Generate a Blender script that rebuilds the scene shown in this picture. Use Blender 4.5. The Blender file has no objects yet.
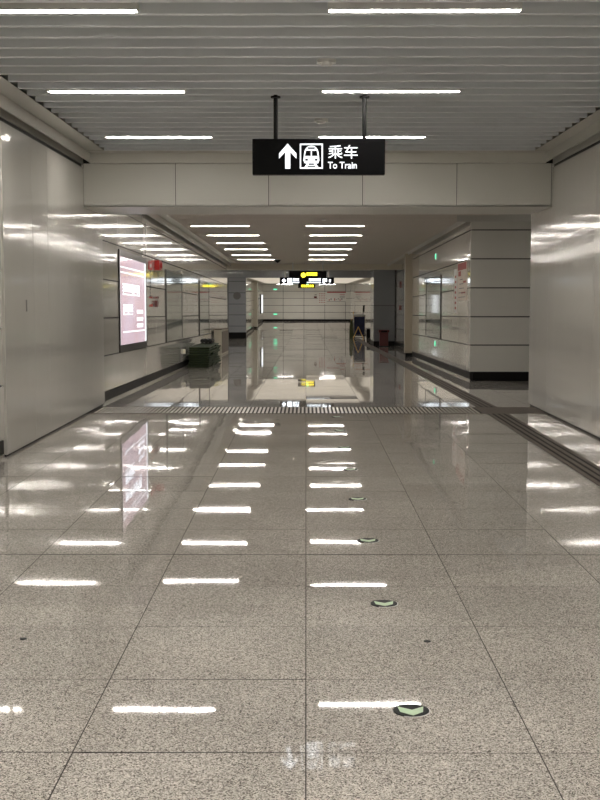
import bpy, math, random
from mathutils import Vector, Matrix
random.seed(7)
C = bpy.context.scene.collection
SL = 0.014; Y0 = 17.1; Y1 = 61.0; Y2 = 95.0; ZE = -0.39

def gz(y):
    """height of the floor: level hall, a gentle fall past the drain, a slight rise at the far end"""
    if y <= Y0: return 0.0
    if y <= 50: return -SL*(y-Y0)
    z = -SL*(50-Y0); s2 = 0.00723; u = min(y, 74)-50
    z += -SL*u + (s2+SL)*u*u/48
    return z + s2*max(0, y-74)

# ------------------------------------------------------------------ materials
def new_mat(name):
    m = bpy.data.materials.new(name); m.use_nodes = True
    nt = m.node_tree
    return m, nt, nt.nodes['Principled BSDF']

def plain(name, col, rough=0.5, metal=0.0, spec=0.5, noise=0.0, nscale=8.0, bump=0.0, bscale=3.0, emis=None, es=0.0, coat=0.0, bstretch=None, transmission=0):
    m, nt, b = new_mat(name)
    b.inputs['Base Color'].default_value = (*col, 1)
    b.inputs['Roughness'].default_value = rough
    b.inputs['Metallic'].default_value = metal
    b.inputs['Specular IOR Level'].default_value = spec
    b.inputs['Coat Weight'].default_value = coat
    b.inputs['Coat Roughness'].default_value = 0.04
    if transmission: b.inputs['Transmission Weight'].default_value = transmission
    tc = nt.nodes.new('ShaderNodeTexCoord')
    if noise:
        n = nt.nodes.new('ShaderNodeTexNoise'); n.inputs['Scale'].default_value = nscale; n.inputs['Detail'].default_value = 3
        nt.links.new(tc.outputs['Object'], n.inputs['Vector'])
        r = nt.nodes.new('ShaderNodeValToRGB')
        r.color_ramp.elements[0].position = 0.3; r.color_ramp.elements[1].position = 0.7
        r.color_ramp.elements[0].color = (*[c*(1-noise) for c in col], 1)
        r.color_ramp.elements[1].color = (*[min(1, c*(1+noise)) for c in col], 1)
        nt.links.new(n.outputs['Fac'], r.inputs['Fac']); nt.links.new(r.outputs['Color'], b.inputs['Base Color'])
    if bump:
        n2 = nt.nodes.new('ShaderNodeTexNoise'); n2.inputs['Scale'].default_value = bscale; n2.inputs['Detail'].default_value = 1
        src = tc.outputs['Object']
        if bstretch:
            mp = nt.nodes.new('ShaderNodeMapping'); mp.inputs['Scale'].default_value = bstretch
            nt.links.new(src, mp.inputs['Vector']); src = mp.outputs['Vector']
        nt.links.new(src, n2.inputs['Vector'])
        bp = nt.nodes.new('ShaderNodeBump'); bp.inputs['Strength'].default_value = 1; bp.inputs['Distance'].default_value = bump
        nt.links.new(n2.outputs['Fac'], bp.inputs['Height']); nt.links.new(bp.outputs['Normal'], b.inputs['Normal'])
        if coat: nt.links.new(bp.outputs['Normal'], b.inputs['Coat Normal'])
    if emis:
        b.inputs['Emission Color'].default_value = (*emis, 1); b.inputs['Emission Strength'].default_value = es
    return m

def granite():
    m, nt, b = new_mat('speckled_granite')
    tc = nt.nodes.new('ShaderNodeTexCoord')
    v = nt.nodes.new('ShaderNodeTexVoronoi'); v.inputs['Scale'].default_value = 235
    nt.links.new(tc.outputs['Object'], v.inputs['Vector'])
    sep = nt.nodes.new('ShaderNodeSeparateColor'); nt.links.new(v.outputs['Color'], sep.inputs['Color'])
    r = nt.nodes.new('ShaderNodeValToRGB'); cr = r.color_ramp; cr.interpolation = 'LINEAR'
    cr.elements[0].position = 0.0; cr.elements[0].color = (0.07, 0.060, 0.054, 1)
    cr.elements[1].position = 1.0; cr.elements[1].color = (0.86, 0.81, 0.75, 1)
    for p, c in ((0.16, (0.18, 0.162, 0.142)), (0.34, (0.42, 0.385, 0.35)), (0.7, (0.61, 0.575, 0.52))):
        e = cr.elements.new(p); e.color = (*c, 1)
    nt.links.new(sep.outputs['Red'], r.inputs['Fac'])
    n = nt.nodes.new('ShaderNodeTexNoise'); n.inputs['Scale'].default_value = 1.3; n.inputs['Detail'].default_value = 4
    nt.links.new(tc.outputs['Object'], n.inputs['Vector'])
    mr = nt.nodes.new('ShaderNodeMapRange'); mr.inputs['From Min'].default_value = 0.3; mr.inputs['From Max'].default_value = 0.7
    mr.inputs['To Min'].default_value = 0.9; mr.inputs['To Max'].default_value = 1.08
    nt.links.new(n.outputs['Fac'], mr.inputs['Value'])
    # each slab has its own tone
    mp = nt.nodes.new('ShaderNodeVectorMath'); mp.operation = 'DIVIDE'; mp.inputs[1].default_value = (0.8, 0.8, 100)
    off = nt.nodes.new('ShaderNodeVectorMath'); off.operation = 'SUBTRACT'; off.inputs[1].default_value = (0, 4.05, 0)
    nt.links.new(tc.outputs['Object'], off.inputs[0]); nt.links.new(off.outputs[0], mp.inputs[0])
    fl = nt.nodes.new('ShaderNodeVectorMath'); fl.operation = 'FLOOR'; nt.links.new(mp.outputs[0], fl.inputs[0])
    wn = nt.nodes.new('ShaderNodeTexWhiteNoise'); nt.links.new(fl.outputs[0], wn.inputs['Vector'])
    mr2 = nt.nodes.new('ShaderNodeMapRange'); mr2.inputs['To Min'].default_value = 0.93; mr2.inputs['To Max'].default_value = 1.06
    nt.links.new(wn.outputs['Value'], mr2.inputs['Value'])
    mu = nt.nodes.new('ShaderNodeMath'); mu.operation = 'MULTIPLY'
    nt.links.new(mr.outputs[0], mu.inputs[0]); nt.links.new(mr2.outputs[0], mu.inputs[1])
    vm = nt.nodes.new('ShaderNodeVectorMath'); vm.operation = 'SCALE'
    nt.links.new(r.outputs['Color'], vm.inputs[0]); nt.links.new(mu.outputs[0], vm.inputs['Scale'])
    nt.links.new(vm.outputs[0], b.inputs['Base Color'])
    b.inputs['Roughness'].default_value = 0.022
    b.inputs['IOR'].default_value = 1.55
    n3 = nt.nodes.new('ShaderNodeTexNoise'); n3.inputs['Scale'].default_value = 2.2; n3.inputs['Detail'].default_value = 1
    nt.links.new(tc.outputs['Object'], n3.inputs['Vector'])
    bp = nt.nodes.new('ShaderNodeBump'); bp.inputs['Distance'].default_value = 0.00025
    nt.links.new(n3.outputs['Fac'], bp.inputs['Height']); nt.links.new(bp.outputs['Normal'], b.inputs['Normal'])
    return m

def streaked_steel():
    m, nt, b = new_mat('brushed_steel_plate')
    b.inputs['Base Color'].default_value = (0.66, 0.645, 0.60, 1)
    b.inputs['Metallic'].default_value = 0.2
    tc = nt.nodes.new('ShaderNodeTexCoord')
    mp = nt.nodes.new('ShaderNodeMapping'); mp.inputs['Scale'].default_value = (1, 3.0, 0.12)
    nt.links.new(tc.outputs['Object'], mp.inputs['Vector'])
    n = nt.nodes.new('ShaderNodeTexNoise'); n.inputs['Scale'].default_value = 1.3; n.inputs['Detail'].default_value = 3
    nt.links.new(mp.outputs[0], n.inputs['Vector'])
    mr = nt.nodes.new('ShaderNodeMapRange'); mr.inputs['To Min'].default_value = 0.07; mr.inputs['To Max'].default_value = 0.15
    mr.inputs['From Min'].default_value = 0.35; mr.inputs['From Max'].default_value = 0.65
    nt.links.new(n.outputs['Fac'], mr.inputs['Value']); nt.links.new(mr.outputs[0], b.inputs['Roughness'])
    n2 = nt.nodes.new('ShaderNodeTexNoise'); n2.inputs['Scale'].default_value = 1.0; n2.inputs['Detail'].default_value = 1
    nt.links.new(mp.outputs[0], n2.inputs['Vector'])
    bp = nt.nodes.new('ShaderNodeBump'); bp.inputs['Distance'].default_value = 0.0006
    nt.links.new(n2.outputs['Fac'], bp.inputs['Height']); nt.links.new(bp.outputs['Normal'], b.inputs['Normal'])
    return m

M = {}
M['granite'] = granite()
M['grout'] = plain('dark_grout', (0.03, 0.024, 0.019), 0.8)
M['enamel'] = plain('cream_enamel_panel', (0.66, 0.64, 0.59), 0.12, spec=0.6, noise=0.03, nscale=1.2, bump=0.0013, bscale=1.4, coat=0.7)
M['enamel_matt'] = plain('cream_satin_panel', (0.60, 0.59, 0.54), 0.35, spec=0.4, noise=0.03, nscale=1.0)
M['steel'] = streaked_steel()
M['gap'] = plain('black_joint', (0.008, 0.008, 0.008), 0.7)
M['skirting'] = plain('black_skirting', (0.006, 0.006, 0.006), 0.45, spec=0.15)
M['baffle'] = plain('grey_aluminium_baffle', (0.76, 0.80, 0.83), 0.38, metal=0.1, noise=0.04, nscale=0.7)
M['baffle_warm'] = plain('beige_grey_aluminium_baffle', (0.66, 0.61, 0.545), 0.4, metal=0.1)
M['plenum'] = plain('ceiling_void_board', (0.10, 0.10, 0.095), 0.9)
M['cove'] = plain('beige_aluminium_cove', (0.55, 0.54, 0.50), 0.3, metal=0.35, bump=0.003, bscale=0.8)
M['greypanel_light'] = plain('slate_grey_enamel', (0.34, 0.355, 0.38), 0.12, spec=0.6, bump=0.005, bscale=2.0, coat=0.4)
M['greypanel'] = plain('dark_grey_enamel', (0.19, 0.20, 0.215), 0.15, spec=0.6, bump=0.004, bscale=1.5, coat=0.3)
M['diffuser'] = plain('warm_light_diffuser', (0.9, 0.88, 0.84), 0.5, emis=(1.0, 0.945, 0.875), es=7.2)
M['added_glow'] = plain('added_warm_glow', (0.6, 0.56, 0.48), 0.6, emis=(1.0, 0.90, 0.75), es=0.05)  # glow of the panels added to light the end hall
M['lamp_body'] = plain('white_lamp_body', (0.7, 0.7, 0.68), 0.4)
M['black'] = plain('black_sign_enamel', (0.004, 0.004, 0.0045), 0.5, spec=0.08)
M['white_lit'] = plain('white_backlit_letters', (0.8, 0.8, 0.8), 0.5, emis=(0.85, 0.93, 1.0), es=0.36)
M['white_sign'] = plain('white_sign_letters', (0.8, 0.8, 0.8), 0.5, emis=(0.88, 0.94, 1.0), es=0.15)
M['yellow_lit'] = plain('yellow_backlit_letters', (0.8, 0.7, 0.05), 0.5, emis=(1.0, 0.80, 0.03), es=0.42)
M['green_lit'] = plain('green_backlit_exit', (0.1, 0.7, 0.4), 0.5, emis=(0.12, 0.85, 0.45), es=0.16)
M['rod'] = plain('black_rod', (0.006, 0.006, 0.006), 0.5, spec=0.15)
M['steelbar'] = plain('bright_stainless_bar', (0.62, 0.60, 0.55), 0.22, metal=0.9)
M['gratebar'] = plain('pale_cast_grating', (0.62, 0.59, 0.52), 0.3, metal=0.2)
M['dark_stone'] = plain('brown_grey_stone', (0.17, 0.145, 0.125), 0.55, spec=0.2, noise=0.25, nscale=90)
M['dark_stone_groove'] = plain('dark_groove', (0.022, 0.02, 0.018), 0.6, spec=0.15)
M['pad_black'] = plain('black_sticker_film', (0.010, 0.012, 0.012), 0.5, spec=0.15)
M['pad_green'] = plain('pale_green_luminous_film', (0.55, 0.72, 0.50), 0.4)
M['pad_white'] = plain('white_sticker_rim', (0.7, 0.7, 0.68), 0.3)
M['ad_pink'] = None
M['bulkhead'] = plain('cream_painted_board', (0.74, 0.68, 0.56), 0.5)
M['ad_white'] = plain('ad_white_print', (0.8, 0.82, 0.85), 0.5, emis=(0.88, 0.95, 1.0), es=0.10)
M['ad_frame'] = plain('dark_brown_box_frame', (0.03, 0.026, 0.024), 0.3, metal=0.4)
M['glass_dark'] = plain('green_grey_display_glass', (0.22, 0.255, 0.235), 0.05, spec=0.8, noise=0.15, nscale=0.6, coat=0.5)
M['red'] = plain('red_enamel', (0.45, 0.02, 0.02), 0.35)
M['maroon'] = plain('maroon_plastic', (0.10, 0.012, 0.012), 0.35)
M['paper'] = plain('white_printed_paper', (0.62, 0.60, 0.56), 0.5)
M['paper_tan'] = plain('faded_notice_paper', (0.60, 0.52, 0.44), 0.5, noise=0.1, nscale=6)
M['ink'] = plain('grey_ink', (0.16, 0.15, 0.15), 0.6)
M['redink'] = plain('red_ink', (0.36, 0.07, 0.06), 0.6)
M['mat_green'] = plain('dark_green_matting', (0.018, 0.030, 0.012), 0.9, noise=0.5, nscale=25, bump=0.006, bscale=40)
M['mat_edge'] = plain('light_green_mat_edge', (0.055, 0.07, 0.03), 0.9, noise=0.3, nscale=30)
M['navy'] = plain('navy_canvas', (0.008, 0.013, 0.055), 0.7, noise=0.3, nscale=8)
M['yellow'] = plain('yellow_plastic', (0.62, 0.36, 0.06), 0.4)
M['dkgreen'] = plain('olive_bristles', (0.06, 0.07, 0.025), 0.8)
M['tan'] = plain('tan_pilaster_enamel', (0.36, 0.31, 0.235), 0.3)
M['brown'] = plain('brown_cabinet_side', (0.13, 0.105, 0.08), 0.4, noise=0.15, nscale=4)
M['beige'] = plain('beige_cabinet_metal', (0.46, 0.43, 0.35), 0.3)
M['white'] = plain('white_plastic', (0.72, 0.72, 0.70), 0.4)
M['outlet'] = plain('ivory_plastic', (0.75, 0.72, 0.6), 0.4)
M['glass_rail'] = plain('pale_glass', (0.50, 0.55, 0.53), 0.08, coat=0.4)

def ad_pink():
    m, nt, b = new_mat('pink_lit_poster')
    tc = nt.nodes.new('ShaderNodeTexCoord')
    n = nt.nodes.new('ShaderNodeTexNoise'); n.inputs['Scale'].default_value = 1.1; n.inputs['Detail'].default_value = 3
    nt.links.new(tc.outputs['Object'], n.inputs['Vector'])
    r = nt.nodes.new('ShaderNodeValToRGB')
    r.color_ramp.elements[0].position = 0.35; r.color_ramp.elements[0].color = (0.64, 0.46, 0.50, 1)
    r.color_ramp.elements[1].position = 0.7; r.color_ramp.elements[1].color = (0.74, 0.62, 0.72, 1)
    nt.links.new(n.outputs['Fac'], r.inputs['Fac'])
    nt.links.new(r.outputs['Color'], b.inputs['Emission Color']); b.inputs['Emission Strength'].default_value = 0.085
    b.inputs['Base Color'].default_value = (0.3, 0.2, 0.22, 1); b.inputs['Roughness'].default_value = 0.08
    return m
M['ad_pink'] = ad_pink()

# ------------------------------------------------------------------ mesh builder
class MB:
    def __init__(s): s.v = []; s.f = []; s.mi = []; s.mats = []
    def _m(s, mat):
        if mat not in s.mats: s.mats.append(mat)
        return s.mats.index(mat)
    def add(s, vs, fs, mat):
        o = len(s.v); k = s._m(mat); s.v += [tuple(v) for v in vs]
        for f in fs: s.f.append([o+i for i in f]); s.mi.append(k)
    def box(s, x0, x1, y0, y1, z0, z1, mat, tf=None):
        vs = [(x, y, z) for x in (x0, x1) for y in (y0, y1) for z in (z0, z1)]
        if tf: vs = [tf @ Vector(v) for v in vs]
        s.add(vs, [(0,1,3,2), (4,6,7,5), (0,4,5,1), (2,3,7,6), (0,2,6,4), (1,5,7,3)], mat)
    def cyl(s, p, q, r, mat, n=16, r2=None):
        p, q = Vector(p), Vector(q); d = (q-p).normalized(); r2 = r if r2 is None else r2
        a = d.orthogonal().normalized(); b = d.cross(a)
        vs = []
        for i in range(n):
            t = 2*math.pi*i/n; u = a*math.cos(t)+b*math.sin(t)
            vs += [p+u*r, q+u*r2]
        fs = [(2*i, 2*((i+1) % n), 2*((i+1) % n)+1, 2*i+1) for i in range(n)]
        fs += [[2*i for i in range(n)][::-1], [2*i+1 for i in range(n)]]
        s.add(vs, fs, mat)
    def prism(s, pts, y0, y1, mat):
        """polygon pts in (x,z), extruded in y"""
        n = len(pts); vs = [(x, y0, z) for x, z in pts]+[(x, y1, z) for x, z in pts]
        fs = [list(range(n)), list(range(n, 2*n))[::-1]]+[(i, n+i, n+(i+1) % n, (i+1) % n) for i in range(n)]
        s.add(vs, fs, mat)
    def build(s, name, parent=None, warp=False, shear=0.0, bevel=0.0, smooth=False, loc=None):
        me = bpy.data.meshes.new(name)
        vs = s.v
        if warp: vs = [(x, y, z+gz(y)) for x, y, z in vs]
        if shear: vs = [(x, y, z-shear*y) for x, y, z in vs]
        me.from_pydata(vs, [], s.f); me.update()
        for m in s.mats: me.materials.append(m)
        for p, k in zip(me.polygons, s.mi): p.material_index = k
        import bmesh
        bm = bmesh.new(); bm.from_mesh(me); bmesh.ops.recalc_face_normals(bm, faces=bm.faces); bm.to_mesh(me); bm.free()
        if smooth:
            for p in me.polygons: p.use_smooth = True
        o = bpy.data.objects.new(name, me); C.objects.link(o)
        if parent: o.parent = parent
        if loc: o.location = loc
        if bevel:
            b = o.modifiers.new('bevel', 'BEVEL'); b.width = bevel; b.segments = 2; b.limit_method = 'ANGLE'
        return o

def struct(mb, name, warp=False, bevel=0.0):
    o = mb.build(name, warp=warp, bevel=bevel); o['kind'] = 'structure'; return o
def tag(o, label, cat, group=None):
    o['label'] = label; o['category'] = cat
    if group: o['group'] = group
    return o
def thing(name, label, cat, loc, group=None):
    o = bpy.data.objects.new(name, None); C.objects.link(o); o.location = loc; o.empty_display_size = 0.1
    return tag(o, label, cat, group)
def copy_thing(root, loc):
    r = root.copy(); C.objects.link(r); r.location = loc
    for ch in list(root.children):
        c = ch.copy(); C.objects.link(c); c.parent = r
        for g in list(ch.children):
            d = g.copy(); C.objects.link(d); d.parent = c
    return r

def text_mesh(name, body, x0, x1, z0, z1, y, mat, parent, bold=0.0, depth=0.003):
    cu = bpy.data.curves.new('t', 'FONT'); cu.body = body; cu.size = 1; cu.offset = bold; cu.extrude = 0.01
    ob = bpy.data.objects.new('t', cu); C.objects.link(ob)
    bpy.context.view_layer.update()
    dg = bpy.context.evaluated_depsgraph_get()
    me = bpy.data.meshes.new_from_object(ob.evaluated_get(dg))
    bpy.data.objects.remove(ob)
    xs = [v.co.x for v in me.vertices]; ys = [v.co.y for v in me.vertices]
    ax, bx, ay, by = min(xs), max(xs), min(ys), max(ys)
    for v in me.vertices:
        u = (v.co.x-ax)/(bx-ax); w = (v.co.y-ay)/(by-ay); d = v.co.z/0.01
        v.co = (x0+u*(x1-x0), y-depth*0.5*(d+1)*1.0, z0+w*(z1-z0))
    me.materials.clear(); me.materials.append(mat)
    o = bpy.data.objects.new(name, me); C.objects.link(o); o.parent = parent
    return o

ORD = ['first', 'second', 'third', 'fourth', 'fifth', 'sixth', 'seventh', 'eighth', 'ninth', 'tenth', 'eleventh', 'twelfth', 'thirteenth', 'fourteenth']

# ------------------------------------------------------------------ floor
XL, XR = -2.90, 3.19          # wall faces
rows = [-4.75+0.8*i for i in range(0, 26)]            # ... 15.25
rows = [4.05+0.8*i for i in range(-11, 15)]           # up to 15.25
rows += [16.10, 17.07]
y = 17.87
while y < 95.4:
    rows.append(y if abs(y-61) > 0.41 else 61.0); y += 0.8
xs = [-4.8+0.8*i for i in range(0, 18)]
fl = MB()
def tile(x0, x1, y0, y1, gx=0.003, gy=0.003, gn=0.003):
    cx, cy = (x0+x1)/2, (y0+y1)/2
    tx, ty = random.gauss(0, 0.0009), random.gauss(0, 0.0011)
    a = [(x0+gx, y0+gn), (x1-gx, y0+gn), (x1-gx, y1-gy), (x0+gx, y1-gy)]
    fl.add([(x, yy, gz(yy)+tx*(x-cx)+ty*(yy-cy)) for x, yy in a], [(0, 1, 2, 3)], M['granite'])
for j in range(len(rows)-1):
    y0, y1 = rows[j], rows[j+1]
    for i in range(len(xs)-1):
        x0, x1 = xs[i], xs[i+1]
        if y1 < 17.2: lo, hi = -2.95, 3.25
        elif y1 < 24.2: lo, hi = -2.95, 8.8
        elif y1 < 45: lo, hi = -2.95, 3.75
        elif y1 < 61.2: lo, hi = -4.8, 3.75
        else: lo, hi = -3.4, 3.5
        a, b = max(x0, lo), min(x1, hi)
        if b-a < 0.02: continue
        g0 = 0.006 if abs(y0-7.25) < 0.01 else 0.0014
        if abs(y0-16.10) < 0.01:
            continue
        tile(a, b, y0, y1, 0.0022, 0.003, 0.013 if g0 > 0.003 else 0.003)
gr = [-4.8, Y0, 24, 37, 50]+[50+1.5*i for i in range(1, 17)]+[95.4]
for (a, b) in zip(gr[:-1], gr[1:]):
    fl.add([(-5, a, gz(a)-0.006), (9, a, gz(a)-0.006), (9, b, gz(b)-0.006), (-5, b, gz(b)-0.006)], [(0, 1, 2, 3)], M['grout'])
fl.box(-2.95, 3.25, 16.085, 17.085, -0.02, -0.0045, M['grout'])
fl.box(2.36, 3.25, 16.1, 17.07, -0.003, 0.0, M['dark_stone'])
struct(fl, 'floor')

# drain grating across the hall
dg_ = thing('floor_drain', 'long slotted stainless drain grating crossing the granite floor below the crossbeam', 'drain', (0, 16.1, 0.0))
b = MB()
nb = 97
for i in range(nb):
    x = -2.84 + i*0.0535
    b.box(x, x+0.026, 0.03, 0.92, -0.004, 0.004, M['gratebar'])
b.build('grating_bars', dg_)
b = MB()
b.box(-2.88, 2.36, 0.0, 0.03, -0.004, 0.004, M['dark_stone']); b.box(-2.88, 2.36, 0.92, 0.97, -0.004, 0.004, M['dark_stone'])
b.build('edge_frame', dg_)

# tactile strip along the floor
b = MB()
for (a, c) in ((4.5, 16.09), (17.08, 24), (24, Y1)):
    for yy0 in [a+3.0*k for k in range(int((c-a)/3.0)+1)]:
        yy1 = min(c, yy0+2.996)
        if yy1-yy0 < 0.05: continue
        for x0_, w_ in ((2.42, .042), (2.494, .042), (2.568, .042), (2.642, .042)):
            vs = []
            b.box(x0_, x0_+w_, yy0, yy1, 0.001, 0.006, M['dark_stone'])
        b.box(2.415, 2.69, yy0, yy1, 0.0, 0.0025, M['dark_stone_groove'])
tag(b.build('tactile_strip', warp=True), 'dark brown grooved guiding strip running along the floor from near hall to far column', 'floor strip')

# ------------------------------------------------------------------ walls
ZJ = [0.17, 0.70, 1.25, 1.81, 2.37, 2.925]
def side_wall(name, xf, sgn, y0, y1, warp, vj, ztop=3.36, gap=0.018, zj=ZJ, mat='enamel', top_panel=True, skirt=True):
    """panelled wall whose face is x = xf; sgn = +1 when the solid is on the +x side"""
    b = MB()
    segs = [y0]+[v for v in vj if y0 < v < y1]+[y1]
    zz = list(zj)+([ztop] if top_panel else [])
    for i in range(len(segs)-1):
        a, c = segs[i]+(0.003 if i else 0), segs[i+1]-(0.003 if i < len(segs)-2 else 0)
        for k in range(len(zz)-1):
            t1, t2 = random.gauss(0, 0.0004), random.gauss(0, 0.0005)
            b.box(*sorted((xf+t1, xf+sgn*0.03)), a, c, zz[k]+gap/2, zz[k+1]-gap/2, M[mat])
    for a, c in zip(segs[:-1], segs[1:]):
        b.box(*sorted((xf+sgn*0.02, xf+sgn*0.2)), a, c, -0.02, ztop, M['gap'])
    o = struct(b, name, warp=warp)
    if skirt:
        s = MB()
        for a, c in zip(segs[:-1], segs[1:]):
            s.box(*sorted((xf+sgn*0.010, xf+sgn*0.03)), a, c, 0.035, zj[0]-0.004, M['skirting'])
            s.box(*sorted((xf+sgn*0.004, xf+sgn*0.035)), a, c, 0.0, 0.035, M['steelbar'])
        so = struct(s, 'baseboard_'+name.replace('wall_', ''), warp=warp)
    return o

vj_l = [19.03, 22.27, 23.85, 25.42, 28.72, 31.0, 33.33, 36.7, 38.3, 40.0, 41.6, 43.2]
side_wall('wall_left', XL-0.03, -1, 17.45, 45.3, True, vj_l)
side_wall('wall_left_near', XL-0.02, -1, -4.7, 11.70, False, [-3, -1.4, .2, 1.8, 3.4, 5, 6.6, 8.2, 9.8], ztop=3.6)
side_wall('wall_right', XR, 1, 23.75, 37.0, True, [25.65, 28.78, 32.35, 33.9, 35.5])
side_wall('wall_right_far', 3.60, 1, 37.0, 51.5, True, [38.6, 40.2, 41.8, 43.4, 45, 46.6, 48.2], ztop=3.2)
# block face towards the camera, facing -y
b = MB(); zz = ZJ+[3.36]
for k in range(len(zz)-1):
    b.box(XR, 8.9, 23.70, 23.74, zz[k]+0.011, zz[k+1]-0.011, M['enamel_matt'])
b.box(XR+0.02, 8.9, 23.73, 23.95, -0.1, 3.36, M['gap'])
b.box(XR+0.06, 8.9, 23.715, 23.74, 0.0, 0.165, M['skirting'])
b.box(8.8, 8.95, 17.3, 24, -0.1, 3.4, M['enamel_matt'])
b.box(3.3, 8.9, 17.3, 17.45, -0.1, 3.4, M['enamel_matt'])
struct(b, 'wall_block_front', warp=True)
# pilaster
b = MB(); b.box(2.98, 3.62, 36.7, 37.0, 0.12, 3.1, M['tan']); b.box(3.0, 3.62, 36.71, 37.0, 0, 0.12, M['skirting'])
struct(b, 'wall_pilaster', warp=True)

# steel gate leaves lining both sides under and before the crossbeam
for nm, x0, x1, ya, yb, seams in (('door_1', XL-0.12, XL, 11.72, 17.45, (13.0, 13.75)), ('door_2', 3.20, 3.32, 5.0, 17.45, (7.2, 10.6, 13.35, 13.6, 16.15))):
    b = MB(); ys_ = [ya]+list(seams)+[yb]
    for a, c in zip(ys_[:-1], ys_[1:]):
        b.box(x0, x1, a+0.002, c-0.002, 0.022, 3.22, M['steel'])
    b.box(x0+0.02, x1-0.02, ya+0.01, yb-0.01, 0.0, 3.62, M['gap'])
    struct(b, nm)
b = MB(); b.box(-3.0, XL+0.002, 11.72, 16.0, 3.262, 3.6, M['steel']); b.box(3.202, 3.3, -4.7, 16.0, 3.262, 3.6, M['enamel_matt'])
struct(b, 'trim_4')
# small finger latch on the left leaf
b = MB(); b.box(XL-0.004, XL+0.004, 12.62, 12.66, 1.40, 1.52, M['ink'])
tag(b.build('gate_latch'), 'tiny dark finger latch on the tall steel gate leaf at left', 'latch')
side_wall('wall_right_near', 3.20, 1, -4.7, 5.0, False, [-3, -1.4, .2, 1.8, 3.4], ztop=3.6)
# wall behind the camera
b = MB()
for i in range(4):
    for k in range(len(zz)-1):
        b.box(-3.0+i*1.6, -1.41+i*1.6, -4.8, -4.7, zz[k]+0.006, zz[k+1]-0.006, M['enamel_matt'])
b.box(-3.1, 3.5, -4.95, -4.75, -0.1, 3.7, M['gap'])
struct(b, 'wall_back')

# crossbeam (header)
b = MB()
jx = [-3.0, -2.90, -1.70, -0.487, 0.735, 1.96, 3.19, 3.30]
for a, c in zip(jx[:-1], jx[1:]):
    b.box(a+0.004, c-0.004, 16.0, 16.03, 2.722, 3.275, M['enamel_matt'])
b.box(-3.0, 3.3, 16.012, 17.44, 2.74, 3.7, M['gap'])
b.box(-3.0, 3.3, 16.0, 17.45, 2.715, 2.735, M['enamel_matt'])
b.box(-3.0, 3.3, 17.42, 17.45, 2.735, 3.3, M['enamel_matt'])
struct(b, 'wall_crossbeam')

# ------------------------------------------------------------------ ceilings
def baffles(name, x0, x1, y0, y1, z, pitch, h, phase, warp, zback):
    b = MB(); n = int((y1-phase)/pitch)
    k = -int((phase-y0)/pitch)
    while phase+k*pitch < y1:
        yy = phase+k*pitch; k += 1
        z0 = z
        b.box(x0, x1, yy, yy+0.055, z0, z0+h, M['baffle_warm' if warp else 'baffle'])
    segs = [y0, y1] if not warp else [v for v in (y0, 24, 40, y1)]
    for a, c in zip(segs[:-1], segs[1:]):
        b.box(x0-0.3, x1+0.3, a, c, zback, zback+0.05, M['plenum'])
    return struct(b, name, warp=warp)
baffles('ceiling', -2.56, 2.90, -4.6, 15.72, 3.40, 0.356, 0.085, 10.27, False, 3.66)
baffles('ceiling_far', -2.60, 3.6, 17.46, 45.9, 3.15, 0.356, 0.06, 17.6, True, 3.36)
# coves
def cove(b, sgn, xin, xlip, xwall, z, y0, y1, lip=0.10):
    """flat border from xin to xlip at height z, then a lip hanging down"""
    ys_ = [y0]+[v for v in (24, 40) if y0 < v < y1]+[y1]
    for a, c in zip(ys_[:-1], ys_[1:]):
        b.box(*sorted((xin, xlip)), a, c, z+0.02, z+0.045, M['cove'])
        b.box(*sorted((xlip, xlip+sgn*0.02)), a, c, z-lip, z+0.045, M['cove'])
        b.box(*sorted((xin, xin+sgn*0.004)), a, c, z+0.02, z+0.30, M['cove'])
        b.box(*sorted((xlip, xwall+sgn*0.1)), a, c, z+0.10, z+0.13, M['plenum'])
b = MB(); cove(b, -1, -2.57, -2.79, -2.92, 3.385, -4.6, 15.99); struct(b, 'trim_1')
b = MB(); cove(b, 1, 2.91, 3.09, 3.22, 3.385, -4.6, 15.99); struct(b, 'trim_2')
b = MB(); b.box(-2.8, 3.1, 15.66, 15.99, 3.40, 3.43, M['cove']); b.box(-2.8, 3.1, 15.9, 15.99, 3.275, 3.41, M['enamel_matt']); struct(b, 'trim_3')
b = MB(); cove(b, -1, -2.60, -2.82, -2.95, 3.17, 17.46, 45.9); struct(b, 'trim_5', warp=True)
b = MB(); cove(b, 1, 2.86, 3.06, 3.2, 3.17, 23.3, 45.9)
b.box(2.86, 8.0, 23.28, 23.31, 3.05, 3.30, M['cove']); b.box(3.0, 8.0, 23.31, 23.7, 3.12, 3.15, M['cove'])
struct(b, 'trim_6', warp=True)
b = MB(); b.box(3.5, 8.9, 17.4, 23.3, 3.21, 3.25, M['baffle']); struct(b, 'ceiling_passage', warp=True)
# beige bulkhead at the end of the long ceiling
b = MB(); b.box(-4.8, 3.75, 45.9, 46.2, 2.95, 3.4, M['bulkhead'])
b.box(-4.8, 3.75, 46.2, 61.0, 3.38, 3.44, M['enamel_matt'])
struct(b, 'trim_7', warp=True)
# closing walls of the middle bay
b = MB()
b.box(-4.9, -4.8, 45.3, 61.5, -0.1, 3.5, M['enamel']); b.box(-4.9, -2.93, 45.3, 45.45, -0.1, 3.5, M['enamel'])
struct(b, 'wall_left_bay', warp=True)
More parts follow.
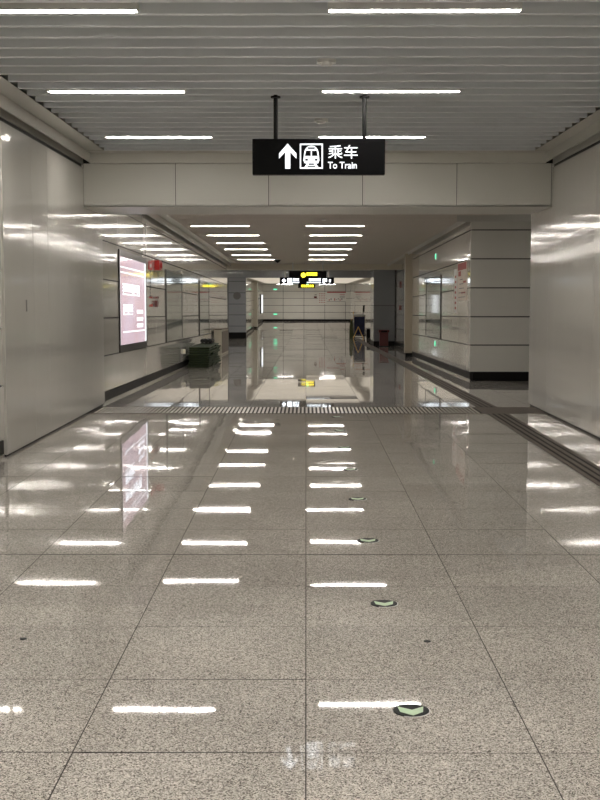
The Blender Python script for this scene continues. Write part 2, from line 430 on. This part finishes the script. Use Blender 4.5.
# dark grey beam and left column
b = MB()
b.box(-4.9, 3.8, 61.0, 61.5, 3.03, 3.52, M['greypanel_light'])
struct(b, 'trim_8', warp=False).location.z = gz(61)
b = MB()
zc = [0.30, 0.62, 1.18, 1.72, 2.28, 2.85, 3.03]
for k in range(len(zc)-1): b.box(-3.87, -3.0, 61.0+0.002*random.random(), 61.5, zc[k]+0.01, zc[k+1]-0.01, M['greypanel_light'])
b.box(-3.85, -3.02, 61.02, 61.48, 0, 3.03, M['gap']); b.box(-3.87, -3.0, 61.005, 61.5, 0.0, 0.29, M['skirting'])
b.box(-4.9, -3.88, 61.1, 61.4, 0, 3.1, M['greypanel'])
o = tag(b.build('panelled_column'), 'glossy dark grey panelled column with round sticker beyond the left wall', 'column'); o.location.z = gz(61)
# right column
b = MB()
zc = [0.19, 1.62, 3.15]
for k in range(len(zc)-1): b.box(2.71, 3.56, 48.9, 51.3, zc[k]+0.008, zc[k+1]-0.008, M['greypanel'])
b.box(2.73, 3.54, 48.92, 51.28, 0, 3.15, M['gap']); b.box(2.72, 3.55, 48.905, 51.295, 0.0, 0.185, M['skirting'])
o = tag(b.build('grey_column'), 'plain dark slate grey column with black base behind the maroon bin', 'column'); o.location.z = gz(49)

# far section
def z_far(y): return gz(y)
side_wall('wall_right_end', 3.44, 1, 51.3, 95.0, True, [54+1.6*i for i in range(26)]+[61.0], ztop=3.45)
side_wall('wall_left_end', -3.32, -1, 61.5, 95.0, True, [63+1.6*i for i in range(20)], ztop=3.45)
b = MB(); xj = [-3.4+1.62*i for i in range(5)]+[3.5]
zf = [0.13, 0.68, 1.22, 1.77, 2.32, 2.89]
for a, c in zip(xj[:-1], xj[1:]):
    for k in range(5): b.box(a+0.014, c-0.014, 94.97, 95.05, zf[k]+0.014, zf[k+1]-0.014, M['enamel'])
b.box(-3.5, 3.6, 95.03, 95.2, 0.0, 3.0, M['gap'])
struct(b, 'wall_end').location.z = ZE
b = MB(); b.box(-3.5, 3.6, 94.98, 95.02, 0.0, 0.13, M['skirting']); struct(b, 'baseboard_end').location.z = ZE
b = MB()
b.box(-3.6, 3.7, 61.5, 95.1, 2.50, 2.56, M['enamel_matt']); struct(b, 'ceiling_end')
b = MB(); b.box(-3.32, -3.12, 78.0, 79.0, 0.1, 3.05, M['enamel_matt']); b.box(-3.32, -3.13, 78.01, 79, 0, 0.1, M['skirting']); struct(b, 'wall_pilaster_end', warp=True)

# ------------------------------------------------------------------ ceiling lights
def make_light():
    t = thing('ceiling_light', '', 'ceiling light', (0, 0, 0))
    b = MB(); b.box(-0.625, 0.625, -0.042, -0.036, -0.002, 0.05, M['lamp_body']); b.box(-0.625, 0.625, 0.036, 0.042, -0.002, 0.05, M['lamp_body'])
    b.box(-0.625, -0.617, -0.036, 0.036, -0.002, 0.05, M['lamp_body']); b.box(0.617, 0.625, -0.036, 0.036, -0.002, 0.05, M['lamp_body'])
    b.box(-0.62, 0.62, -0.045, 0.045, 0.045, 0.055, M['lamp_body'])
    b.build('housing', t)
    b = MB(); b.box(-0.598, 0.598, -0.035, 0.035, -0.003, 0.03, M['diffuser']); b.build('diffuser', t)
    return t
proto = make_light(); first = True
def put_light(x, y, z, label, group):
    global first
    o = proto if first else copy_thing(proto, (x, y, z)); first = False
    o.location = (x, y, z); o['label'] = label; o['group'] = group
    return o
fy = [14.33, 11.17, 8.05, 4.75, 1.55, -0.2, -1.65, -3.2]  # rows behind the camera are packed closer, added for extra light
for i, y in enumerate(fy):
    for sx, nm in ((-1.712, 'left'), (0.765, 'right')) if y > 2 else ((-1.712, 'left'), (0.765, 'right'), (-0.45, 'added inner'), (2.05, 'added outer')):  # inner and outer columns: unseen lamps added behind the camera to brighten the hall
        put_light(sx, y, 3.398, f'{"glowing linear ceiling light, "}{nm} row of the near hall, {ORD[i]} from the crossbeam', 'linear lights in the near slatted ceiling')
by = [19.55, 22.65, 25.75, 28.85, 31.95, 35.1, 38.6, 41.8]
for i, y in enumerate(by):
    for sx, nm in ((-1.72, 'left'), (0.70, 'right')):
        put_light(sx-(0.09 if i == 2 else 0), y, 3.146+gz(y), f'glowing linear light, {nm} row of the far corridor, {ORD[len(by)-1-i]} from its bulkhead', 'linear lights in the corridor ceiling')
for i, y in enumerate((48.5, 52.0, 56.5)):  # lamps added out of view to brighten the bay before the grey beam
    for sx, nm in ((-1.7, 'left'), (0.7, 'right')):
        put_light(sx, y, 3.37+gz(y), f'added linear light hidden above the far hanging signs, {nm} side, {ORD[i]} past bulkhead', 'added linear lights above the far signs')
for i, y in enumerate((62.2, 67.6, 73.0, 78.4, 83.8)):  # invented glowing panels, added to light the end hall softly
    t = thing('added_glow_panel', f'added wide glowing panel lighting the end hall, {ORD[i]} past the grey beam', 'ceiling light', (0, y, 2.5), 'added glow panels of the end hall')
    b = MB(); b.box(-3.0, 3.1, 0, 5.2, -.02, 0, M['white']); b.build('frame', t)
    b = MB(); b.box(-2.9, 3.0, .1, 5.1, -.024, -.018, M['added_glow']); b.build('diffuser', t)
for i, y in enumerate((90.2, 92.6)):  # lamps added close to the end wall to light it
    for sx, nm in ((-1.6, 'left'), (1.6, 'right')):
        put_light(sx, y, 2.44, f'added linear light in the end hall ceiling, {nm} side, {"second" if i == 0 else "nearest"} from the end wall', 'added linear lights before the end wall')
put_light(-3.9, 53.0, 3.37+gz(53), 'added linear light in the left bay ceiling, farther from the grey column', 'added left bay lights')  # unseen pair added to lift the grey column and beam
put_light(-3.9, 58.0, 3.37+gz(58), 'added linear light in the left bay ceiling, nearer the grey column', 'added left bay lights')
put_light(5.6, 19.3, 3.13, 'added linear light in the side passage behind the steel gate', 'added side passage lights')  # unseen lamp added to brighten the block face

# ------------------------------------------------------------------ main hanging sign
SY = 11.37; SXc = 0.116
t = thing('hanging_sign', 'black illuminated sign reading To Train, hung by two rods below the slatted ceiling', 'sign', (SXc, SY, 2.673))
b = MB(); b.box(-0.61, 0.61, -0.05, 0.05, 0, 0.325, M['black']); sb = b.build('sign_box', t, bevel=0.006)
for px in (-0.396, 0.42):
    b = MB(); b.cyl((px, 0, 0.32), (px, 0, 0.76), 0.02, M['rod']); b.cyl((px, 0, 0.70), (px, 0, 0.715), 0.045, M['rod']); b.build('hanging_rod', t, smooth=False)
k = 0.002454; X = lambda p: (p-296.5)*k; Z = lambda p: (313-p)*0.00254
b = MB()
ar = [(180, 203), (213, 240), (213, 255), (190, 233), (190, 292), (171, 292), (171, 233), (148, 255), (148, 240)]
# arrow from convex pieces
def poly(b, pts, mat, yf=-0.052, d=0.004): b.prism([(X(p), Z(q)) for p, q in pts], yf-d, yf+0.003, mat)
poly(b, [(171, 225), (190, 225), (190, 292), (171, 292)], M['white_sign'])
poly(b, [(180, 203), (213, 238), (213, 256), (180, 222)], M['white_sign'])
poly(b, [(180, 203), (180, 222), (148, 256), (148, 238)], M['white_sign'])
b.build('arrow', sb)
b = MB()
def frame(b, x0, x1, z0, z1, w, mat):
    poly(b, [(x0, z0), (x1, z0), (x1, z0+w), (x0, z0+w)], mat); poly(b, [(x0, z1-w), (x1, z1-w), (x1, z1), (x0, z1)], mat)
    poly(b, [(x0, z0+w), (x0+w, z0+w), (x0+w, z1-w), (x0, z1-w)], mat); poly(b, [(x1-w, z0+w), (x1, z0+w), (x1, z1-w), (x1-w, z1-w)], mat)
frame(b, 226, 312, 203, 292, 4.5, M['white_sign'])
# train front: white body with dark windows
body = []
for i in range(13):
    a = math.pi*i/12; body.append((269-27*math.cos(a)*(1.0), 238-28*math.sin(a)))
body += [(299, 262), (294, 273), (244, 273), (239, 262)]
poly(b, body, M['white_sign'])
for pts in ([(249, 228), (267, 228), (267, 247), (245, 247)], [(271, 228), (289, 228), (293, 247), (271, 247)], [(255, 216), (283, 216), (281, 222), (257, 222)]):
    poly(b, pts, M['black'], yf=-0.0565, d=0.001)
for cx in (251, 287): poly(b, [(cx-5, 257), (cx+5, 257), (cx+5, 264), (cx-5, 264)], M['black'], yf=-0.0565, d=0.001)
poly(b, [(252, 274), (260, 274), (252, 288), (242, 288)], M['white_sign']); poly(b, [(278, 274), (286, 274), (296, 288), (286, 288)], M['white_sign'])
poly(b, [(253, 279), (285, 279), (285, 282.5), (253, 282.5)], M['white_sign'])
b.build('train_icon', sb)
text_mesh('chinese_lettering', '乘车', X(332), X(442), Z(256), Z(208), -0.052, M['white_sign'], sb, bold=0.0)
text_mesh('english_lettering', 'To Train', X(331), X(439), Z(292), Z(268), -0.052, M['white_sign'], sb, bold=0.008)

# ------------------------------------------------------------------ far hanging signs
def strokes(b, x0, x1, z0, z1, n, mat, yf):
    """n small blocks of strokes standing for lettering too small to read"""
    w = (x1-x0)/n
    for i in range(n):
        a = x0+i*w+w*0.08; c = x0+(i+1)*w-w*0.08; h = z1-z0
        for q in (0.0, 0.42, 0.84):
            b.box(a, c, yf-0.003, yf, z0+h*q, z0+h*(q+0.16), mat)
        for q in (0.15, 0.5, 0.8):
            xx = a+(c-a)*q; b.box(xx-w*0.06, xx+w*0.06, yf-0.0035, yf, z0+(0 if (i+int(q*10)) % 2 else h*0.3), z1, mat)
def far_sign(name_label, x0, x1, z0, z1, y, rods, ztop):
    t = thing('hanging_sign', name_label, 'sign', ((x0+x1)/2, y, z0))
    w = (x1-x0)/2; h = z1-z0
    b = MB(); b.box(-w, w, -0.05, 0.05, 0, h, M['black']); sx = b.build('sign_box', t)
    for r in rods:
        b = MB(); b.cyl((r*w, 0, h), (r*w, 0, ztop-z0), 0.02, M['lamp_body']); b.build('hanging_rod', t)
    return sx, w, h
t, w, h = far_sign('black hanging sign with yellow train direction lettering, nearest of the far signs', -0.61, 0.74, 2.20, 2.46, 44.0, (-.8, .8), 2.82)
b = MB(); b.cyl((-0.16, -0.055, 0.11), (-0.16, -0.051, 0.11), 0.085, M['yellow_lit']); strokes(b, -0.05, 0.34, 0.09, 0.20, 5, M['yellow_lit'], -0.051); b.build('yellow_lettering', t)
t, w, h = far_sign('wide black hanging sign with white arrow and icons behind the yellow lettered one', -1.16, 1.24, 2.09, 2.38, 54.0, (-.8, .8), 2.85)
b = MB()
b.prism([(-1.15+.04, .145), (-1.0, .25), (-1.0, .04)], -0.055, -0.05, M['white_lit']); b.box(-1.0, -0.93, -0.055, -0.05, .11, .18, M['white_lit'])
b.build('arrow', t)
b = MB(); b.box(-0.86, -0.66, -0.055, -0.05, 0.04, 0.25, M['white_lit']); b.build('exit_icon', t)
b = MB(); b.box(0.70, 0.78, -0.055, -0.05, 0.04, 0.24, M['white_lit']); b.box(0.82, 0.88, -0.055, -0.05, 0.10, 0.24, M['white_lit']); b.build('lift_icon', t)
b = MB(); b.box(0.98, 1.05, -0.055, -0.05, 0.08, 0.2, M['white_lit']); b.build('toilet_icon', t)
b = MB(); strokes(b, -0.62, -0.34, 0.13, 0.24, 2, M['white_lit'], -0.051); b.box(-0.62, -0.34, -0.054, -0.05, 0.05, 0.08, M['white_lit']); b.build('white_lettering', t)
b = MB(); strokes(b, 0.08, 0.62, 0.13, 0.24, 4, M['white_lit'], -0.051); b.box(0.0, 0.62, -0.054, -0.05, 0.05, 0.08, M['white_lit']); b.build('white_lettering', t)
t, w, h = far_sign('small black hanging sign with yellow lettering, farthest and lowest of the signs', -0.49, 0.56, 2.05, 2.38, 75.0, (-.7, .7), 2.52)
b = MB(); strokes(b, -0.33, 0.45, 0.06, 0.19, 6, M['yellow_lit'], -0.051); b.build('yellow_lettering', t)
b = MB(); b.box(-0.02, 0.12, -0.055, -0.05, 0.2, 0.26, M['green_lit']); b.build('green_exit_mark', t)

# ------------------------------------------------------------------ light boxes on the walls (local y runs along the wall)
def light_box(label, xf, sgn, y0, y1, lit=False, z0=0.705, z1=2.23):
    t = thing('advertising_light_box' if lit else 'display_case', label, 'light box' if lit else 'display case', (xf, y0, gz(y0)+z0))
    if lit: z1 = 2.315
    L = y1-y0; H = z1-z0; s = -sgn
    fr = 0.05 if lit else 0.02; top = 0.10 if lit else 0.02; bot = 0.11 if lit else 0.02
    b = MB(); d = s*0.022
    for (a, c, e, f) in ((0, fr, 0, H), (L-fr, L, 0, H), (fr, L-fr, 0, bot), (fr, L-fr, H-top, H)):
        b.box(*sorted((0, d)), a, c, e, f, M['ad_frame'])
    b.build('frame', t, shear=SL)
    b = MB(); b.box(*sorted((0, s*0.014)), fr, L-fr, bot, H-top, M['ad_pink'] if lit else M['glass_dark']); po = b.build('poster' if lit else 'glass_front', t, shear=SL)
    if lit:
        b = MB(); f0, f1 = sorted((s*0.014, s*0.017))
        def bl(a, c, e, f): b.box(f0, f1, a, c, e, f, M['ad_white'])
        # vertical position u (0 top - 1 bottom), along position v (0 near - 1 far)
        zt = H-top; hh = zt-bot
        bl(0.15, L-.2, zt-hh*0.125, zt-hh*0.108); bl(0.15, L-.2, zt-hh*0.185, zt-hh*0.168)
        bl(0.35, L-.2, bot+hh*0.135, bot+hh*0.152)
        bl(fr, fr+0.05, bot, zt); bl(L-fr-0.14, L-fr, bot, zt)
        o = b.build('white_lines', po, shear=SL)
        b = MB()
        def glyphs(y0_, y1_, z0_, z1_, n):
            w = (y1_-y0_)/n
            for i in range(n):
                a = y0_+i*w+.04*w; c = y0_+(i+1)*w-.1*w
                for q in (0.0, .3, .6, .88): b.box(f0, f1, a, c, z0_+(z1_-z0_)*q, z0_+(z1_-z0_)*(q+.12), M['ad_white'])
                for q in (.15, .5, .85): b.box(f0, f1, a+(c-a)*q-.05*w, a+(c-a)*q+.05*w, z0_+(z1_-z0_)*random.choice((0, .3)), z1_, M['ad_white'])
        glyphs(.35, 2.35, zt-hh*.43, zt-hh*.30, 5); b.build('headline_print', po, shear=SL); b = MB(); glyphs(.4, 1.5, zt-hh*.66, zt-hh*.54, 3); b.build('subtitle_print', po, shear=SL); b = MB()
        for q in (.60, .69, .77): glyphs(1.95, 2.75, zt-hh*(q+.045), zt-hh*q, 4)
        b.build('white_print', po, shear=SL)
    return t
light_box('lit pink advertising light box with white lines on the left panelled wall', XL-0.03, -1, 19.05, 22.25, True)
light_box('dark unlit glass display case on the left wall, just past the fire alarm', XL-0.03, -1, 25.45, 28.7)
light_box('dark unlit glass display case on the left wall, nearest the grey column', XL-0.03, -1, 33.4, 36.65)
light_box('greenish unlit glass display case on the right wall', XR, 1, 28.82, 32.3)
t = thing('light_strip', 'narrow white lit panel on the end hall wall near the far end', 'light panel', (-3.32, 89.0, gz(89)+0.75))
b = MB(); b.box(0, 0.06, 0, 3.2, -0.04, 1.36, M['ad_frame']); b.build('frame', t); b = MB(); b.box(0.05, 0.07, 0.1, 3.1, 0, 1.32, M['ad_white']); b.build('lit_face', t)

# fire items on left wall
t = thing('fire_notice', 'narrow vertical fire notice strip with red top on the left wall', 'notice', (XL-0.03, 22.75, gz(22.7)))
b = MB(); b.box(0, .01, -.0, .42, 2.13, 2.28, M['red']); b.box(.009, .013, .1, .32, 2.17, 2.24, M['paper']); b.build('red_plate', t)
b = MB()
for q in range(9): b.box(0, .006, .15, .28, 1.62+q*.065, 1.655+q*.065, M['ink'])
b.build('black_lettering', t)
b = MB(); b.box(0, .01, .05, .50, 1.44, 1.48, M['red']); b.box(0, .01, .05, .45, 1.60, 1.625, M['red']); b.build('red_lines', t)
t = thing('fire_alarm', 'red fire alarm sounder box high on the left wall beside the notice strip', 'alarm', (XL-0.03, 23.6, gz(23.6)))
b = MB(); b.box(0, .10, 0, .34, 2.15, 2.34, M['red']); b.build('alarm_box', t, bevel=.01)
b = MB(); b.cyl((.1, .19, 2.245), (.13, .19, 2.245), .06, M['red']); b.build('sounder', t)
t = thing('alarm_button', 'small dark red alarm call point at hand height below the sounder', 'alarm button', (XL-0.03, 23.55, gz(23.6)))
b = MB(); b.box(0, .05, 0, .3, 1.44, 1.56, M['maroon']); b.build('box', t, bevel=.008)
b = MB(); b.box(.0, .055, .05, .25, 1.60, 1.64, M['maroon']); b.build('cover', t)

# posters on the right wall
t = thing('wall_poster', 'tan poster with red heading near the corner of the right wall', 'poster', (XR, 24.2, gz(24.2)))
b = MB(); b.box(-.012, 0, 0, 1.45, 1.58, 2.36, M['paper_tan']); sh = b.build('sheet', t, shear=SL)
b = MB(); b.box(-.015, -.012, .05, 1.4, 2.20, 2.34, M['redink']); b.box(-.015, -.012, .1, .5, 1.93, 1.97, M['redink']); b.box(-.015, -.012, .9, 1.3, 2.08, 2.18, M['redink']); b.box(-.015, -.012, .2, .8, 1.72, 1.75, M['redink']); b.build('red_print', sh, shear=SL)
b = MB()
for q in range(5): b.box(-.015, -.012, .2+.1*q, 1.25-.05*q, 1.64+q*.09, 1.655+q*.09, M['ink'])
b.build('grey_print', sh, shear=SL)
t = thing('notice_strip', 'narrow tall pale notice strip beside the red headed poster', 'notice', (XR, 25.72, gz(25.7)))
b = MB(); b.box(-.012, 0, 0, .5, 1.32, 2.25, M['paper']); b.build('sheet', t); b = MB()
for q in range(7): b.box(-.015, -.012, .15, .35, 1.4+.11*q, 1.45+.11*q, M['redink'])
b.build('print', t)
def exit_plate(label, loc, axis, w, h):
    t = thing('exit_plate', label, 'exit sign', loc)
    b = MB()
    if axis == 'x-': b.box(-.02, 0, 0, w, 0, h, M['white']); b.build('plate', t); b = MB(); b.box(-.024, -.02, w*.12, w*.88, h*.15, h*.85, M['green_lit']); b.build('green_face', t)
    else: b.box(0, w, -.02, 0, 0, h, M['white']); b.build('plate', t); b = MB(); b.box(w*.06, w*.94, -.026, -.02, h*.1, h*.9, M['green_lit']); b.build('green_face', t)
exit_plate('small green exit plate low on the right wall below the display case', (XR, 29.75, gz(29.8)+.50), 'x-', .3, .15)
exit_plate('small green exit plate high on the right wall above the display case', (XR, 29.8, gz(29.8)+2.62), 'x-', .28, .16)
exit_plate('small green exit plate low on the right wall past the tan pilaster', (3.60, 41.5, gz(41.5)+.45), 'x-', .4, .18)
exit_plate('green exit plate high on the end wall', (-2.55, 94.976, 2.03), 'y', .32, .10)
exit_plate('green exit plate low on the end wall', (-2.55, 94.976, .10), 'y', .32, .10)
t = thing('alarm_button', 'dark call point high on the right wall past the tan pilaster', 'alarm button', (3.60, 46.3, gz(46.3)))
b = MB(); b.box(-.05, 0, 0, .8, 2.28, 2.52, M['maroon']); b.build('box', t)
t = thing('alarm_button', 'round black call point at hand height on right wall past the pilaster', 'alarm button', (3.60, 46.3, gz(46.3)))
b = MB(); b.cyl((0, .3, 1.52), (-.05, .3, 1.52), .1, M['maroon']); b.build('button', t)

# end wall boards
t = thing('map_board', 'wide board with red heading bar on the end wall', 'board', (1.62, 94.97, 1.10))
b = MB(); b.box(0, 1.5, -.02, 0, 0, .82, M['paper']); bd = b.build('board', t)
b = MB(); b.box(.02, 1.48, -.025, -.02, .70, .80, M['redink']); b.build('heading', bd)
b = MB(); b.box(.02, 1.48, -.025, -.02, .02, .05, M['ink'])
for q in range(9): b.box(.15+.14*q, .23+.14*q, -.025, -.02, .1+.05*(q % 3), .2+.08*(q % 2), M['ink'] if q % 3 else M['redink'])
for q in range(3): b.box(1.0, 1.4, -.025, -.02, .3+.12*q, .34+.12*q, M['redink'] if q == 2 else M['ink'])
b.build('print', t)
t = thing('timetable_board', 'white notice board with rows of red spots left of the map board', 'board', (.94, 94.976, .93))
b = MB(); b.box(0, .62, -.02, 0, 0, .92, M['paper']); b.build('board', t)
for q in range(4):
    b = MB()
    for r in range(5): b.box(.08+.13*q, .15+.13*q, -.025, -.02, .1+.17*r, .16+.17*r, M['redink'])
    b.box(.113+.13*q, .117+.13*q, -.023, -.02, .1, .84, M['redink']); b.build('column_of_spots', t)
t = thing('fire_alarm', 'small dark red alarm box on the end wall left of boards', 'alarm', (.62, 94.976, 1.38))
b = MB(); b.box(0, .22, -.06, 0, 0, .16, M['maroon']); b.build('alarm_box', t); b = MB(); b.box(.04, .22, -.04, 0, .24, .30, M['ink']); b.build('plate', t)
# sticker on the left column
b = MB(); b.cyl((-3.45, 60.99, 1.57), (-3.45, 61.0, 1.57), .19, M['ink'], 24)
tag(b.build('round_sticker'), 'round dark pictogram sticker on the glossy grey column', 'sticker')

# ------------------------------------------------------------------ floor stickers
def make_pad():
    t = thing('floor_sticker', '', 'floor sticker', (0, 0, 0))
    b = MB(); b.cyl((0, 0, 0), (0, 0, .0025), .0695, M['pad_white'], 40); b.build('rim', t)
    b = MB(); b.cyl((-.003, 0, .0), (-.003, 0, .0045), .068, M['pad_black'], 40); dc = b.build('disc', t)
    b = MB()
    def pz(pts):
        n = len(pts); b.add([(x, y, .0045) for x, y in pts]+[(x, y, .0065) for x, y in pts], [list(range(n)), list(range(n, 2*n))]+[(i, (i+1) % n, n+(i+1) % n, n+i) for i in range(n)], M['pad_green'])
    pz([(-.052, .034), (0, -.004), (0, -.062), (-.046, -.022)]); pz([(.046, .034), (.040, -.022), (0, -.062), (0, -.004)])
    b.build('chevron', dc)
    return t
pad = make_pad()
for i in range(8):
    o = pad if i == 0 else copy_thing(pad, (0, 0, 0))
    o.location = (.40, 4.47+1.6*i, 0.0008)
    o['group'] = 'chevron stickers along the floor'
    o['label'] = 'round black floor sticker with pale green chevron, '+('nearest of the line' if i == 0 else 'closest to the drain grating' if i == 7 else f'{ORD[i]} along the line from the near end')
for x, y, lb in ((-1.29, 5.43, 'tiny black plug in the floor left of the sticker line'), (.55, 5.40, 'tiny black plug in the floor right of the sticker line')):
    b = MB(); b.cyl((x, y, 0), (x, y, .003), .016, M['pad_black'], 16)
    tag(b.build('floor_plug'), lb, 'plug')

# ------------------------------------------------------------------ detectors and camera
for x, y, z, lb in ((.16, 9.71, 3.40, 'round white smoke detector above and before the black sign'), (.155, 12.9, 3.40, 'round white smoke detector just behind the black sign'), (.35, 24.2, 3.19+gz(24.2), 'round smoke detector in the corridor ceiling past the crossbeam')):
    t = thing('smoke_detector', lb, 'smoke detector', (x, y, z))
    b = MB(); b.cyl((0, 0, 0.0), (0, 0, -.025), .075, M['white'], 28); ba = b.build('base', t)
    b = MB(); b.cyl((0, 0, -.025), (0, 0, -.045), .055, M['white'], 28, r2=.04); b.build('sensor_head', ba)
t = thing('security_camera', 'small dark dome camera on the ceiling before the bulkhead', 'security camera', (-.97, 41.6, 3.19+gz(41.6)))
b = MB(); b.cyl((0, 0, 0), (0, 0, -.06), .12, M['white'], 20); b.build('mount', t)
b = MB()
for i in range(5): b.cyl((0, 0, -.06-.022*i), (0, 0, -.082-.022*i), .11*math.cos(i*.3), M['rod'], 20, r2=.11*math.cos((i+1)*.3))
b.build('dome', t)

# ------------------------------------------------------------------ stacks of folded green mats
def make_mat():
    t = thing('folded_mat', '', 'mat', (0, 0, 0))
    # folded sheet: rounded fold along the aisle side (+x) and the front
    b = MB(); L = 1.16; W = .50; H = .050; nx = 10; ny = 16
    def ht(u, v, top):
        e = min(u, 1-u)*W; f = min(v, 1-v)*L
        k = min(1, math.sqrt(max(0, 1-(1-min(1, e/.03))**2)))*min(1, math.sqrt(max(0, 1-(1-min(1, f/.03))**2)))
        return H/2+(1 if top else -1)*(H/2)*k*(1+.12*math.sin(9*u+4*v))
    us = [0, .01, .03, .06]+[.06+.88*i/nx for i in range(1, nx)]+[.94, .97, .99, 1]
    vs_ = [0, .005, .012, .025]+[.025+.95*i/ny for i in range(1, ny)]+[.975, .988, .995, 1]
    P = []; F = []
    for top in (1, 0):
        for u in us:
            for v in vs_: P.append(((u-.5)*W, v*L, ht(u, v, top)))
    n = len(vs_); m = len(us)
    for s in (0, 1):
        for i in range(m-1):
            for j in range(n-1):
                a = s*m*n+i*n+j; F.append((a, a+1, a+n+1, a+n))
    b.add(P, F, M['mat_green'])
    o = b.build('fabric', t, smooth=True)
    b = MB(); b.cyl((W/2-.004, .03, H*.74), (W/2-.004, L-.03, H*.74), .009, M['mat_edge'], 8); b.cyl((-W/2+.03, .002, H*.78), (W/2-.03, .002, H*.78), .006, M['mat_edge'], 8); b.build('bound_edge', t)
    return t
mat0 = make_mat(); k = 0
names = ['front', 'middle', 'rear']
for s in range(3):
    for l in range(9):
        y = 29.25+1.22*s
        loc = (-2.585+random.uniform(-.02, .02), y+random.uniform(-.02, .02), gz(y)+.004+l*.0562)
        o = mat0 if k == 0 else copy_thing(mat0, loc); k += 1
        o.location = loc; o.rotation_euler = (0, 0, random.uniform(-.03, .03))
        o['group'] = 'folded green mats stacked by the left wall'
        o['label'] = f'dark green mat, {"topmost layer" if l == 8 else "bottom layer" if l == 0 else ORD[l]+" layer up"} in the {names[s]} stack by the left wall'
b = MB()
for q in range(3): b.cyl((-2.72+.1*q, 31.9, .59), (-2.72+.1*q, 32.8, .59), .055, M['gap'], 14)
tag(b.build('rolled_sheet', warp=True), 'black rolled sheet lying on the rear stack of green mats', 'roll')
t = thing('socket_cover', 'small white plastic box on wall above the green mats', 'socket', (XL-.03, 29.0, gz(29)))
b = MB(); b.box(0, .05, 0, .1, .35, .46, M['outlet']); b.build('box', t, bevel=.01)

# beige cabinet
t = thing('low_cabinet', 'low beige cabinet with brown framed side behind the green mats', 'cabinet', (-2.77, 38.1, gz(38.1)))
b = MB(); b.box(-.12, .12, 0, 3.4, 0, .80, M['beige']); b.build('body', t, shear=SL, bevel=.01)
b = MB(); b.box(.12, .135, .15, 3.2, .06, .74, M['brown']); b.build('side_panel', t, shear=SL)
b = MB(); b.box(-.13, .14, -.02, 3.42, .80, .83, M['brown']); b.build('top', t, shear=SL)

# maroon bin
t = thing('waste_bin', 'maroon rectangular waste bin before the dark slate column', 'bin', (3.08, 48.2, gz(48.2)))
b = MB(); b.box(-.17, .17, -.14, .14, .03, .56, M['maroon']); b.build('body', t, bevel=.015)
b = MB(); b.box(-.21, .21, -.17, .17, .56, .66, M['maroon']); b.build('lid', t, bevel=.02)
b = MB(); b.box(-.12, .12, -.175, -.168, .58, .63, M['black']); b.build('opening', t)

# cleaning cart
cy = 62.3; cz = gz(cy)
t = thing('cleaning_cart', 'navy cleaning cart with mop handles beside the dark column', 'cart', (2.72, cy, cz))
b = MB(); b.prism([(-.24, .16), (.24, .16), (.29, 1.08), (-.29, 1.08)], -.3, .3, M['navy']); b.build('canvas_bag', t, bevel=.03)
b = MB()
for sx in (-.28, .28):
    for sy in (-.32, .32): b.cyl((sx, sy, .1), (sx, sy, 1.16), .018, M['steelbar'], 8)
for sy in (-.32, .32): b.cyl((-.28, sy, 1.12), (.28, sy, 1.12), .018, M['steelbar'], 8)
b.box(-.3, .3, -.34, .34, .10, .14, M['rod']); b.build('frame', t)
for sx in (-.25, .25):
    for sy in (-.3, .3):
        b = MB(); b.cyl((sx-.02, sy, .055), (sx+.02, sy, .055), .055, M['rod'], 16); b.build('wheel', t)
b = MB(); b.cyl((.16, 0, 1.0), (.24, 0, 1.60), .015, M['rod'], 8); b.cyl((.22, 0, 1.32), (.24, 0, 1.66), .05, M['rod'], 10); b.build('mop_handle', t)
b = MB(); b.cyl((-.27, -.05, 1.0), (-.31, -.05, 1.32), .022, M['yellow'], 8); b.build('brush_handle', t)
b = MB(); b.box(-.30, .30, -.1, .1, 1.12, 1.20, M['white']); b.build('paper_tray', t)
t = thing('broom', 'olive bristled broom standing left of the navy cart', 'broom', (2.30, 61.9, gz(61.9)))
b = MB(); b.prism([(-.10, 0), (.12, 0), (.08, .75), (-.02, .95), (-.09, .6)], -.06, .06, M['dkgreen']); b.build('bristles', t, bevel=.02)
b = MB(); b.cyl((0, 0, .7), (.04, .05, 1.0), .015, M['yellow'], 8); b.build('handle', t)
t = thing('storage_box', 'dark box standing between the navy cart and the column', 'box', (3.22, 62.1, gz(62)))
b = MB(); b.box(-.13, .15, -.2, .2, 0, .45, M['rod']); b.build('body', t, bevel=.01); b = MB(); b.box(-.15, .17, -.22, .22, .45, .5, M['ink']); b.build('lid', t)
# yellow folding stand
cy = 60.6
t = thing('folding_barrier', 'yellow triangular folding stand in front of the navy cart', 'barrier', (2.60, cy, gz(cy)))
for sy, nm in ((-.16, 'front_frame'), (.16, 'rear_frame')):
    b = MB(); b.cyl((-.25, sy, 0.02), (0, sy*.1, .60), .016, M['yellow'], 8); b.cyl((.25, sy, 0.02), (0, sy*.1, .60), .016, M['yellow'], 8); b.cyl((-.23, sy*.93, .06), (.23, sy*.93, .06), .012, M['rod'], 8)
    b.build(nm, t)

# ------------------------------------------------------------------ world, camera
w = bpy.data.worlds.new('world'); bpy.context.scene.world = w; w.use_nodes = True
w.node_tree.nodes['Background'].inputs[0].default_value = (0.02, 0.02, 0.02, 1)
cam = bpy.data.cameras.new('camera'); co = bpy.data.objects.new('camera', cam); C.objects.link(co)
f = 1216.0
cam.sensor_fit = 'VERTICAL'; cam.sensor_height = 36; cam.lens = f*36/800
cam.clip_end = 300
co.location = (0, 0, 1.56)
pitch = math.atan(104/f); yaw = math.atan(6/f)
co.rotation_euler = (math.pi/2-pitch, 0, yaw)
bpy.context.scene.camera = co
vs = bpy.context.scene.view_settings
vs.view_transform = 'Standard'; vs.look = 'None'; vs.gamma = 1; vs.exposure = 3.38
try: vs.use_curve_mapping = False
except Exception: pass
